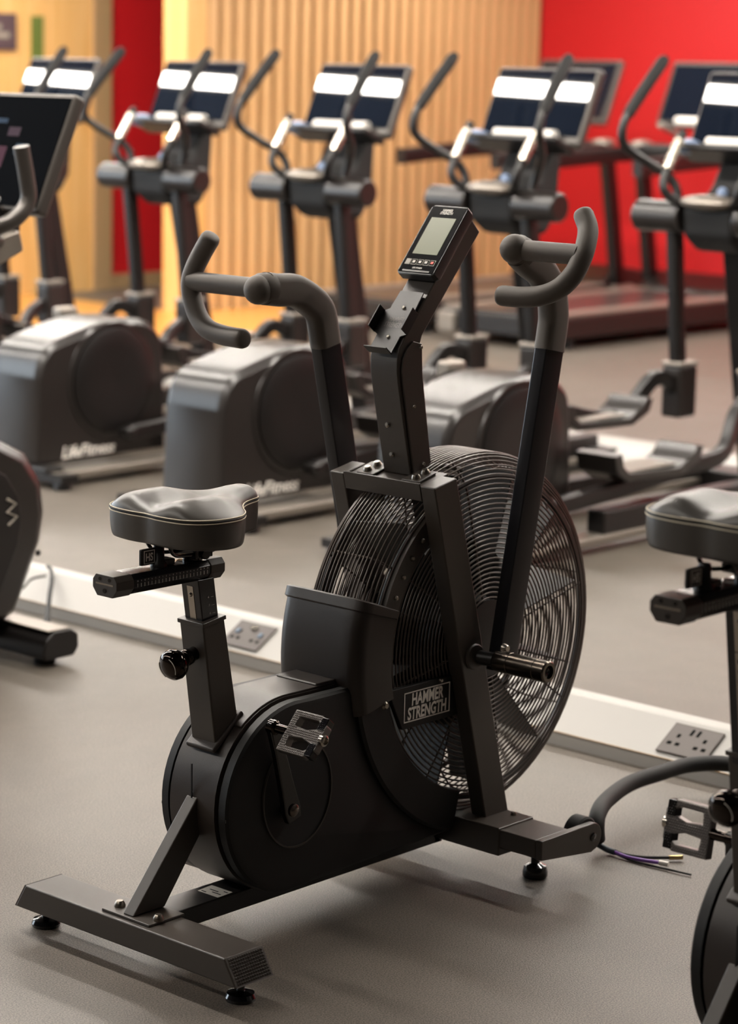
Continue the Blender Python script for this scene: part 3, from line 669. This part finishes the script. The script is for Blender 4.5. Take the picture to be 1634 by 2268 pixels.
def pedal(sd, tip, tilt, root=None):
    """platform pedal; tilt: direction of its long side in the xz plane"""
    root = root or bike
    u = Vector((math.cos(R_(tilt)), 0, math.sin(R_(tilt)))); v = Vector((0, sd, 0)); nrm = Vector((-u.z, 0, u.x))
    c = tip+Vector((0, sd*.184, 0))
    b = MB()
    outer = [(-.041,-.040),(.041,-.040),(.047,-.012),(.041,.030),(.026,.046),(-.026,.046),(-.041,.030),(-.047,-.012)]
    # frame of bars with two windows
    outer = [(-.041,-.041),(.041,-.041),(.0415,.026),(.024,.0445),(-.024,.0445),(-.0415,.026)]
    w1 = [(.011,-.026),(.030,-.024),(.0305,.020),(.0225,.0300),(.015,.0280),(.0085,.004)]
    w2 = [(-a, bb) for a, bb in w1][::-1]
    def solid(poly, h0, h1):
        n = len(poly); return [c+u*a+v*bb+nrm*h0 for a, bb in poly]+[c+u*a+v*bb+nrm*h1 for a, bb in poly]
    bm = bmesh.new(); h = .0085
    me = bpy.data.meshes.new('pedal')
    # triangulated face with holes via fill
    loops = []
    for poly in (outer, w1, w2):
        vv = [bm.verts.new(c+u*a+v*bb+nrm*h) for a, bb in poly]; ee = [bm.edges.new((vv[i], vv[(i+1) % len(vv)])) for i in range(len(vv))]; loops += ee
    r = bmesh.ops.triangle_fill(bm, use_beauty=True, use_dissolve=False, edges=loops)
    fcs = [g for g in bm.faces]
    ex = bmesh.ops.extrude_face_region(bm, geom=fcs)
    bmesh.ops.translate(bm, verts=[g for g in ex['geom'] if isinstance(g, bmesh.types.BMVert)], vec=-nrm*2*h)
    bmesh.ops.recalc_face_normals(bm, faces=bm.faces)
    wl_ = world_loc(root)
    for q in bm.verts: q.co -= wl_
    bm.to_mesh(me); bm.free(); me.materials.append(M['pedal']); o = bpy.data.objects.new('pedal', me); COL.objects.link(o); o.parent = root
    bv = o.modifiers.new('bevel', 'BEVEL'); bv.width = .0012; bv.segments = 1; bv.angle_limit = R_(40)
    me.polygons.foreach_set('use_smooth', [False]*len(me.polygons))
    # tread: rows of small pyramids, both faces
    def inside(p, poly):
        r = False; n = len(poly); j = n-1
        for i in range(n):
            if (poly[i][1] > p[1]) != (poly[j][1] > p[1]) and p[0] < (poly[j][0]-poly[i][0])*(p[1]-poly[i][1])/(poly[j][1]-poly[i][1])+poly[i][0]: r = not r
            j = i
        return r
    t = MB(); st_ = .0042
    for i in range(-10, 11):
        for j in range(-10, 12):
            a, bb = i*st_, j*st_+(i % 2)*st_*.5
            if all(inside((a+q1*.0019, bb+q2*.0019), outer) and not inside((a+q1*.0019, bb+q2*.0019), w1) and not inside((a+q1*.0019, bb+q2*.0019), w2) for q1 in (-1, 1) for q2 in (-1, 1)):
                for sg_ in (1, -1):
                    q = c+u*a+v*bb+nrm*sg_*(h-.0002); e = .0018
                    t.add([q-u*e-v*e, q+u*e-v*e, q+u*e+v*e, q-u*e+v*e, q+nrm*sg_*.0016], [(0,1,4),(1,2,4),(2,3,4),(3,0,4)])
    t.build('pedal_tread', 'pedal', o, ang=10)
    MB().cyl(tip+Vector((0, sd*.110, 0)), tip+Vector((0, sd*.146, 0)), .009, 14).build('pedal_spindle', 'knob', o)
    MB().lathe([(0,.0),(.0105,0),(.0105,.008),(.007,.010),(.006,.006),(0,.006)], c+v*.040, v, 18).build('spindle_nut', 'steel', o)
    for q in (-1, 1): MB().obox(c+v*.034+u*.026*q, u*.013, v*.008, nrm*.0095).build('pedal_end', 'gloss', o, bevel=.0015)
    return o
ANG = 106.5
pedal(-1, crank(-1, ANG), 50); pedal(1, crank(1, ANG+180), 4)

# ------------------------------------------------------------------ second air bike: the same machine, saddle higher, cranks turned half way
bike2 = copy_tree(bike, label='second air bike, cut off by the right edge of the photo, saddle raised high')
bike2.location = bike.location+Vector((0, -1.168, 0))
for ch in list(bike2.children):
    k = ch.name.split('.')[0]
    if k in ('seat_post', 'seat_slider', 'saddle', 'clamp_lever'): ch.location = ch.location+Vector(({'seat_post': -.034, 'seat_slider': -.008, 'clamp_lever': -.048}.get(k, -.022), 0, .155))
    if k in ('crank_arm', 'pedal', 'handle_arm'):
        for q in list(ch.children)+[ch]: bpy.data.objects.remove(q)
DY = -1.168
pedal(1, crank(1, 94, bike2, DY), 80, bike2); pedal(-1, crank(-1, 274, bike2, DY), 50, bike2)
handle_arm(1, 11, .195, -.150, .19, bike2, DY); handle_arm(-1, -13, .165, -.145, .15, bike2, DY)

# ------------------------------------------------------------------ floor trunking with sockets and cables
tr = thing('cable_trunking', 'long white floor trunking with sloped face running between the air bikes and the elliptical trainers', 'trunking', (.75, 1.2, 0))
MB().prism([(.694,0),(.694,.034),(.702,.038),(.802,.0975),(.812,.100),(.846,.100),(.852,.094),(.852,0)], -2.6, 5.6).build('trunking_body', 'trunk', tr, ang=12)
MB().box((.6925,-2.6,.0325),(.6945,5.6,.0345)).build('lid_joint', 'trim', tr)
SX = Vector((.1, 0, .0595)).normalized(); SN = Vector((-SX.z, 0, SX.x))
def socket(y, label, usb):
    c = Vector((.748, y, .0655)); t = thing('double_socket', label, 'socket', c)
    def pl(name, m, a0, a1, s0, s1, h0, h1, par, bev=.0006):
        cc = c+Vector((0,-1,0))*((a0+a1)/2)+SX*((s0+s1)/2)+SN*((h0+h1)/2)
        return MB().obox(cc, Vector((0,-1,0))*((a1-a0)/2), SX*((s1-s0)/2), SN*((h1-h0)/2)).build(name, m, par, bevel=bev, seg=1)
    fp_ = pl('faceplate', M['sockgrey'], -.068, .068, -.048, .048, .0008, .0062, t, .0015)
    for s in (-.036, .036):
        pl('earth_slot', 'hole', s-.0045, s+.0045, .002, .014, .0058, .0068, fp_)
        for q in (-.011, .011): pl('pin_slot', 'hole', s+q-.0060, s+q+.0060, -.023, -.013, .0058, .0068, fp_)
    if usb:
        for s in (-.009, .009): pl('usb_port', 'hole', s-.004, s+.004, .016, .036, .0058, .0068, fp_)
    else:
        for s in (-.044, .040): pl('switch', M['switchblue'], s-.006, s+.006, -.002, .014, .0060, .0095, fp_)
        for s in (-.006, .006): pl('switch_rocker', 'steel', s-.0052, s+.0052, .020, .034, .0060, .0120, fp_, .002)
M['sockgrey'] = mat('socket_grey', '#57504d', .45, .2); M['switchblue'] = mat('switch_blue', '#5c6d80', .4)
socket(1.425, 'grey double socket on the trunking between the seat tube and fan shroud', False)
socket(-.005, 'grey double socket on the trunking at the right edge, above the black hose', True)
hose = tag(MB().tube(catmull([(.118,-.212,.030),(.108,-.216,.060),(.135,-.200,.078),(.205,-.168,.083),(.332,-.132,.084),(.445,-.129,.083),(.566,-.135,.080),(.645,-.20,.075),(.662,-.33,.050),(.664,-.46,.030),(.664,-.60,.0185)], 6), .0175, 14).build('cable_hose', 'rubber', ang=60), 'thick black cable hose arching over the floor behind the front transport wheel', 'hose')
wires = thing('wire_ends', 'bare black and purple wire ends lying on the floor beside the transport wheel', 'wires', (.15, -.28, 0))
M['purple'] = mat('wire_purple', '#8a55b5', .4); M['grey_sleeve'] = mat('sleeve', '#2f3743', .4); M['gold'] = mat('ferrule', '#d8c08a', .25, .9)
MB().tube(catmull([(.118,-.205,.022),(.128,-.232,.010),(.130,-.250,.008)], 5), .0065, 10).build('sleeve', 'grey_sleeve', wires, ang=60)
MB().tube(catmull([(.130,-.248,.008),(.126,-.285,.007),(.135,-.325,.007),(.142,-.352,.008)], 6), .0040, 8).build('purple_wire', 'purple', wires, ang=60)
MB().tube(catmull([(.133,-.246,.010),(.133,-.275,.008),(.150,-.310,.007),(.184,-.346,.007)], 6), .0034, 8).build('black_wire', 'rubber', wires, ang=60)
MB().cyl((.142,-.352,.008),(.146,-.372,.008), .0055, 10).build('clear_terminal', 'logo', wires)
MB().cyl((.184,-.346,.007),(.204,-.366,.008), .0048, 10).build('gold_ferrule', 'gold', wires)
MB().tube(catmull([(.128,-.252,.006),(.122,-.30,.004),(.128,-.37,.004),(.136,-.434,.004)], 6), .0022, 6).build('thin_wire', 'rubber', wires, ang=60)
tag(MB().tube(catmull([(.470,1.955,.012),(.545,2.02,.03),(.655,2.135,.078),(.718,2.20,.098),(.775,2.27,.112),(.800,2.315,.112)], 6), [.010]*8+[.007]*12+[.0055]*11, 10).build('power_cable', 'rubber', ang=60), 'black power lead draped over the white trunking behind the left exercise bike', 'cable')
tag(MB().tube(catmull([(.735,2.245,.105),(.71,2.28,.093),(.665,2.275,.070),(.62,2.33,.04)], 5), .0035, 8).build('thin_lead', 'rubber', ang=60), 'thin lead looping down the trunking face behind the left exercise bike', 'cable')

# ------------------------------------------------------------------ elliptical trainers
M['egrey'] = mat('trainer_plastic', '#231f1d', .3, 0, .08, 500, spec=.65)
M['edark'] = mat('trainer_dark', '#141110', .4, 0, .1, 500)
M['esilver'] = mat('trainer_silver', '#8d857c', .35, .5)
M['bezel'] = mat('screen_bezel', '#4a4541', .35, .3)
M['screen'] = mat('screen_glass', '#111722', .012, spec=.6)
M['hr'] = mat('pulse_plate', '#d8d0c2', .22, .9)
M['blue'] = mat('tray_blue', '#7c8fae', .3)
def elliptical(label, rx, ry):
    t = thing('elliptical_trainer', label, 'elliptical trainer', (rx, ry, 0), 'elliptical trainers in the row behind the trunking')
    FX = [0.]
    def b_(mb, name, m, par=t, **k):
        mb.v = [(x+rx+FX[0], y+ry, z) for x, y, z in mb.v]; return mb.build(name, m, par, **k)
    base = b_(MB().box((-.03,-.24,.03),(.06,.24,.075)), 'rear_crossbar', 'edark', bevel=.008)
    for sd in (-1, 1): b_(MB().lathe([(0,0),(.032,0),(.034,.012),(.025,.03),(0,.03)], (0, sd*.30, 0), (0,0,1), 16).box((-.035, sd*.20, .026),(.05, sd*.335, .055)), 'leveling_foot', 'edark', base)
    for sd in (-1, 1):
        bm_ = b_(MB().box((.70, sd*.19, .055),(2.02, sd*.265, .135)), 'side_rail', 'edark', bevel=.008)
        b_(MB().box((-.01, sd*.185, .028),(2.0, sd*.275, .056)), 'rail_trim', 'esilver', bm_, bevel=.006)
    b_(MB().box((1.92,-.36,.02),(2.06,.36,.09)), 'front_crossbar', 'edark', bevel=.01)
    pr_ = [(.0,.075),(.015,.40),(.035,.47),(.075,.515),(.17,.548),(.36,.590),(.52,.592),(.60,.565),(.645,.50),(.66,.30),(.665,.075)]
    pr_ = [pr_[0]]+[(v.x, v.y) for v in catmull([(a, bb, 0) for a, bb in pr_[1:-1]], 4)]+[pr_[-1]]
    hs_ = b_(MB().layers([[(.012+x*.972, .075+(z-.075)*.958) for x, z in pr_], pr_, pr_, [(.012+x*.972, .075+(z-.075)*.958) for x, z in pr_]], [-.148,-.125,.125,.148]), 'drive_housing', 'egrey', bevel=.008, seg=2)
    for sd in (-1, 1):
        b_(MB().lathe([(0,.160),(.13,.166),(.19,.164),(.203,.160),(.203,.143),(0,.143)], (.385, 0, .365), (0, sd, 0), 40), 'crank_disc', 'edark', hs_)
        b_(MB().lathe([(.208,.143),(.208,.156),(.224,.154),(.228,.143)], (.385, 0, .365), (0, sd, 0), 40), 'disc_rim', 'egrey', hs_)
        q = text('LifeFitness', 'maker_lettering', 'logo', hs_, Vector((rx+.26, ry+sd*.1485, .108)), Vector((-sd, 0, 0)), (0,0,1), .048, .27, bold=.02, shear=.25, depth=.004)
    # pedal arms, pedals and swing joints
    for sd, c0, pz in ((-1, (.40, .165), .235), (1, (.46, .575), .335)):
        FX[0] = 0.; y = sd*.215
        pa = b_(MB().tube(catmull([(c0[0], y, c0[1]),(.85, y, c0[1]*.55+pz*.42),(1.22, y, pz-.015+.03*(sd > 0)),(1.45, y, pz+.01),(1.58, sd*.18, pz+.13),(1.70, sd*.165, .42)], 5), 1, sec=rsec(.028,.022,.4)), 'pedal_arm', 'edark')
        jw = .045 if sd > 0 else .026
        b_(MB().box((c0[0]-jw, y-.03, c0[1]-jw*.75),(c0[0]+jw, y+.03, c0[1]+jw*.85)), 'arm_joint', 'esilver' if sd > 0 else 'edark', pa, bevel=.012)
        yp = sd*.20
        xo = .25 if sd > 0 else .0
        tray = [(.72,pz+.085),(.74,pz+.02),(.80,pz-.01),(1.12,pz-.02),(1.22,pz+.02),(1.24,pz+.07),(1.20,pz+.075),(1.17,pz+.04),(1.10,pz+.01),(.81,pz+.02),(.775,pz+.045),(.765,pz+.09)]
        tray = [(a+xo, bb) for a, bb in tray]
        pd = b_(MB().prism(tray, yp-.085, yp+.085), 'pedal', 'egrey', bevel=.006)
        b_(MB().box((.82+xo, yp-.07, pz+.016),(1.09+xo, yp+.07, pz+.024)), 'tread_pad', 'esilver', pd, bevel=.003)
        FX[0] = -.1
        y = sd*.165
        sw = b_(MB().tube([(1.815, y, .40),(1.775, y, .78),(1.745, y, 1.04)], 1, sec=rsec(.030,.022,.4), up=(1,0,0)), 'swing_arm', 'edark')
        b_(MB().box((1.765, y-.045, .31),(1.875, y+.045, .505)), 'swing_joint', 'egrey', sw, bevel=.014)
        b_(MB().box((1.762, y-.047, .503),(1.878, y+.047, .52)), 'joint_cap', 'esilver', sw, bevel=.008)
        b_(MB().cyl((1.74, sd*.115, 1.055),(1.74, sd*.325, 1.055), .058, 28), 'pivot_pod', 'egrey', bevel=.012, seg=3)
        hd = b_(MB().tube(catmull([(1.745, sd*.165, 1.075),(1.765, sd*.172, 1.14),(1.75, sd*.205, 1.20),(1.685, sd*.270, 1.255),(1.622, sd*.308, 1.305),(1.605, sd*.315, 1.35),(1.625, sd*.312, 1.41),(1.70, sd*.30, 1.50),(1.815, sd*.285, 1.625)], 6), .0165, 12), 'swing_handle', 'edark')
        b_(MB().tube([(1.632, sd*.311, 1.42),(1.70, sd*.30, 1.502),(1.80, sd*.287, 1.61),(1.812, sd*.2855, 1.622)], [.022,.023,.0235,.018], 14), 'foam_grip', 'rubber', hd, ang=60)
        fg = b_(MB().tube(catmull([(1.77, sd*.06, 1.10),(1.72, sd*.10, 1.105),(1.675, sd*.145, 1.13),(1.665, sd*.165, 1.175),(1.70, sd*.17, 1.24),(1.745, sd*.172, 1.305),(1.785, sd*.172, 1.36)], 6), .0165, 12), 'fixed_handle', 'edark')
        b_(MB().tube([(1.690, sd*.1695, 1.225),(1.765, sd*.172, 1.332)], .0205, 14), 'pulse_plate', 'hr', fg)
    # mast, head, console
    b_(MB().layers([[(2.06,.05),(2.15,.05),(1.965,1.0),(1.865,1.0)]]*2, [-.045,.045]), 'front_mast', 'edark', bevel=.012)
    hd = b_(MB().layers([[(1.70,1.10),(1.715,.985),(1.80,.93),(1.94,.93),(2.0,1.02),(2.02,1.27),(1.96,1.29),(1.88,1.16),(1.80,1.125)]]*2, [-.115,.115]), 'mast_head', 'rubber', bevel=.03, seg=3)
    b_(MB().ball((1.715, 0, 1.115), (.075,.115,.03), 20, 10), 'cup_tray', 'esilver', hd)
    b_(MB().ball((1.80, 0, 1.145), (.02,.02,.024), 12, 8), 'control_knob', 'blue', hd)
    cs = Vector((0,0,0)); B0 = Vector((1.935, 0, 1.305)); a = R_(24); uu = Vector((math.sin(a), 0, math.cos(a))); nn_ = Vector((-math.cos(a), 0, math.sin(a))); yy = Vector((0,-1,0))
    cn = b_(MB().obox(B0+uu*.14-nn_*.022, yy*.255, uu*.165, nn_*.022), 'console', 'bezel', bevel=.016, seg=3)
    b_(MB().obox(B0+uu*.150+nn_*.001, yy*.240, uu*.138, nn_*.0015), 'screen', 'screen', cn)
    b_(MB().obox(B0-uu*.045+nn_*.05, yy*.235, uu*.012, nn_*.07), 'console_tray', 'edark', cn, bevel=.008)
    b_(MB().cyl(tuple(B0+uu*.005+nn_*.022-yy*.15), tuple(B0+uu*.005+nn_*.022+yy*.15), .024, 18), 'reading_rest', 'logo', cn)
    b_(MB().ball(tuple(B0-uu*.03+nn_*.07+Vector((0,.20,0))), (.055,.05,.03), 16, 8), 'bottle_tray', 'blue', cn)
    return t
EL = [(1.96, 1.935, 'elliptical trainer at the right edge of the row, cut off by the photo edge'),
      (2.016, 2.99, 'second elliptical trainer from the right, its box behind the left foam handle of the bike'),
      (2.086, 4.045, 'middle elliptical trainer of the five, its round-disc box at the left photo edge'),
      (2.15, 5.10, 'fourth elliptical trainer from the right, screen in front of the dark red wall'),
      (2.22, 6.155, 'leftmost elliptical trainer of the row, behind the upright exercise bike')]
e0 = elliptical(EL[0][2], EL[0][0], EL[0][1])
for x, y, lab in EL[1:]:
    c = copy_tree(e0, label=lab); c.location = (x, y, 0)

# ------------------------------------------------------------------ upright exercise bike at the left edge
ub = thing('upright_bike', 'grey upright exercise bike with a big black screen, cut off at the left edge', 'exercise bike', (-.1, 2.0, 0))
YB = 1.98
pr_ = [(-.45,.10),(-.50,.25),(-.42,.42),(-.15,.56),(.10,.615),(.26,.605),(.375,.545),(.428,.465),(.440,.38),(.425,.30),(.335,.115),(.30,.10)]
shb = MB().layers([[( -.05+(x+.05)*.93, .33+(z-.33)*.93) for x, z in pr_], pr_, pr_, [(-.05+(x+.05)*.93, .33+(z-.33)*.93) for x, z in pr_]], [YB-.105, YB-.075, YB+.075, YB+.105]).build('drive_housing', 'egrey', ub, bevel=.012, seg=3)
for sd in (-1, 1):
    inn = [(-.08+(x+.08)*.80, .335+(z-.335)*.78) for x, z in pr_]
    MB().layers([inn, inn], [YB+sd*.100, YB+sd*.108]).build('side_panel', 'edark', shb, bevel=.004)
    MB().tube([(.285, YB+sd*.109, .435),(.315, YB+sd*.109, .42),(.285, YB+sd*.109, .40),(.318, YB+sd*.109, .385),(.29, YB+sd*.109, .365)], .004, 6).build('side_emblem', 'lettergrey', shb)
    MB().lathe([(0,.003),(.008,.003),(.009,0)], (.395, YB+sd*.103, .275), (0, sd, 0), 12).build('screw', 'rubber', shb)
    MB().cyl((-.12, YB+sd*.10, .30), (-.12, YB+sd*.135, .30), .03, 18).obox((-.12+.06, YB+sd*.13, .30-.065), (.065,0,-.07), (0,.009,0), (.012,0,.011)).build('crank_arm', 'gloss', ub, bevel=.003)
    MB().box((-.045, YB+sd*.145, .135), (.055, YB+sd*.245, .165)).build('pedal', 'rubber', ub, bevel=.008)
fsb = MB().prism([(.285,.022),(.385,.022),(.402,.045),(.400,.082),(.375,.097),(.318,.097),(.288,.075),(.280,.045)], YB-.262, YB+.262).build('front_stabilizer', 'edark', ub, bevel=.006)
MB().box((.300, YB-.255, .0965), (.372, YB+.255, .101)).build('stabilizer_trim', 'esilver', fsb, bevel=.002)
for sd in (-1, 1): MB().lathe([(0,0),(.028,0),(.03,.008),(.02,.022),(0,.022)], (.335, YB+sd*.2, 0), (0,0,1), 16).build('leveling_foot', 'rubber', fsb)
rs = MB().prism([(-.62,.022),(-.52,.022),(-.51,.06),(-.535,.09),(-.61,.09),(-.63,.06)], YB-.262, YB+.262).build('rear_stabilizer', 'edark', ub, bevel=.006)
for sd in (-1, 1): MB().lathe([(0,0),(.028,0),(.03,.008),(.02,.022),(0,.022)], (-.57, YB+sd*.2, 0), (0,0,1), 16).build('leveling_foot', 'rubber', rs)
MB().box((-.55, YB-.05, .05), (.30, YB+.05, .115)).build('base_beam', 'edark', ub, bevel=.006)
MB().layers([[(-.05,.55),(.10,.58),(.20,.93),(.255,1.02),(.385,1.085),(.40,1.22),(.33,1.23),(.20,1.10),(.10,.95)]]*2, [YB-.05, YB+.05]).build('console_column', 'edark', ub, bevel=.012)
MB().layers([[(.05,.985),(.255,1.03),(.377,1.082),(.362,1.14),(.20,1.10),(.03,1.05)]]*2, [YB-.08, YB+.08]).build('accessory_tray', 'esilver', ub, bevel=.01)
MB().layers([[(-.33,.45),(-.25,.50),(-.36,.86),(-.43,.84)]]*2, [YB-.035, YB+.035]).build('seat_post', 'edark', ub, bevel=.008)
us = saddle.copy(); COL.objects.link(us); us.parent = ub; us.location = Vector((.42, YB, .085))-ub.location
a = R_(24); uu = Vector((math.sin(a), 0, math.cos(a))); nn_ = Vector((-math.cos(a), 0, math.sin(a))); yy = Vector((0,-1,0)); B0 = Vector((.318, YB+.005, 1.205))
cn = MB().obox(B0+uu*.150-nn_*.022, yy*.208, uu*.166, nn_*.020).build('console', 'bezel', ub, bevel=.012, seg=3)
MB().obox(B0+uu*.150-nn_*.0015, yy*.198, uu*.152, nn_*.0015).build('screen', mat('screen_black', '#08090b', .05, spec=.25), cn)
for (dy, s0, s1, cidx) in ((.13,.215,.24,'#24405a'),(.16,.195,.212,'#2c4a45'),(.06,.225,.238,'#28323f'),(-.02,.19,.215,'#332a31'),(.02,.10,.16,'#3a2730'),(.11,.07,.11,'#1f2c44'),(.18,.15,.175,'#30393a'),(-.08,.14,.17,'#26303a')):
    MB().obox(B0+uu*((s0+s1)/2)+nn_*.0003-yy*(dy*.8), yy*.024, uu*((s1-s0)/2), nn_*.0002).build('screen_tile', mat('tile', cidx, .1, emit=cidx, es=.35), cn)
MB().cyl(tuple(B0-uu*.0+nn_*.03-yy*.05), tuple(B0+nn_*.03-yy*.25), .026, 18).build('reading_rest', 'logo', cn)
for sd in (-1, 1):
    MB().tube(catmull([(.34, YB+sd*.03, 1.10),(.25, YB+sd*.10, 1.12),(.195, YB+sd*.165, 1.148),(.245, YB+sd*.20, 1.178),(.283, YB+sd*.205, 1.222),(.279, YB+sd*.205, 1.28),(.262, YB+sd*.205, 1.36)], 6), .021, 14).build('handlebar', 'bezel', ub, ang=60)

# ------------------------------------------------------------------ treadmills by the red wall
def treadmill(label, x0, y0):
    t = thing('treadmill', label, 'treadmill', (x0, y0, 0), 'treadmills by the red wall')
    def b_(mb, name, m, par=t, **k):
        mb.v = [(x+x0, y+y0, z) for x, y, z in mb.v]; return mb.build(name, m, par, **k)
    dk = b_(MB().box((-2.0,-.43,.06),(.02,.43,.185)), 'deck_frame', 'edark', bevel=.015)
    b_(MB().box((-1.96,-.27,.186),(-.12,.27,.196)), 'belt', mat('belt', '#3a3533', .3), dk)
    for sd in (-1, 1):
        b_(MB().box((-1.98, sd*.285, .186),(-.1, sd*.42, .205)), 'foot_rail', 'esilver', dk, bevel=.005)
        b_(MB().box((-2.03, sd*.30, .05),(-1.95, sd*.43, .17)), 'roller_cap', 'esilver', dk, bevel=.012)
        b_(MB().lathe([(0,0),(.04,0),(.04,.06),(0,.06)], (-1.8, sd*.36, 0), (0,0,1), 14), 'leveling_foot', 'rubber', dk)
        b_(MB().lathe([(0,0),(.04,0),(.04,.06),(0,.06)], (.2, sd*.36, 0), (0,0,1), 14), 'leveling_foot', 'rubber', dk)
        up_ = b_(MB().tube([(.08, sd*.40, .10),(-.02, sd*.40, .65),(-.11, sd*.395, 1.12)], 1, sec=rsec(.055,.032,.5), up=(1,0,0)), 'upright', 'edark')
        b_(MB().box((-.04, sd*.36, .04),(.20, sd*.46, .19)), 'upright_foot', 'esilver', up_, bevel=.02)
        hr_ = b_(MB().tube(catmull([(-.08, sd*.395, 1.06),(-.45, sd*.395, 1.05),(-.90, sd*.39, 1.03),(-1.22, sd*.385, 1.01)], 4), 1, sec=rsec(.05,.035,.6), up=(0,0,1)), 'handrail', 'edark')
        b_(MB().ball((-.12, sd*.385, 1.11), (.09,.07,.03), 14, 8), 'cup_holder', 'esilver', hr_)
    b_(MB().layers([[(-.14,.06),(.42,.06),(.46,.14),(.38,.27),(.12,.31),(-.10,.215)]]*2, [-.40,.40]), 'motor_cover', 'egrey', bevel=.03, seg=3)
    b_(MB().box((-.20,-.38,1.02),(.0,.38,1.12)), 'dash', 'edark', bevel=.03, seg=3)
    b_(MB().tube(catmull([(-.14,.05,1.12),(-.24,.04,1.19),(-.42,.02,1.24),(-.46,0,1.25)], 4), .018, 10), 'front_grip', 'esilver')
    B0 = Vector((-.05, 0, 1.25)); cn = b_(MB().obox(B0+uu*.20-nn_*.025, yy*.335, uu*.225, nn_*.025), 'console', 'bezel', bevel=.02, seg=3)
    b_(MB().obox(B0+uu*.205+nn_*.001, yy*.305, uu*.19, nn_*.0015), 'screen', 'screen', cn)
    b_(MB().cyl(tuple(B0+uu*.0+nn_*.03-yy*.15), tuple(B0+nn_*.03+yy*.15), .028, 16), 'reading_rest', 'logo', cn)
    return t
t0 = treadmill('treadmill by the red wall, console half hidden behind an elliptical screen', 9.05, 6.79)
t1 = copy_tree(t0, label='treadmill by the red wall at the right edge, its screen showing in full height'); t1.location = (9.05, 5.72, 0)
# second run of trunking under the elliptical trainers
tr2 = thing('floor_trunking', 'white floor trunking running under the row of elliptical trainers', 'trunking', (4.2, 2.9, 0))
MB().prism([(3.96,0),(3.96,.035),(4.06,.10),(4.22,.10),(4.22,0)], -1.5, 8.0).build('trunking_body', 'trunk', tr2)
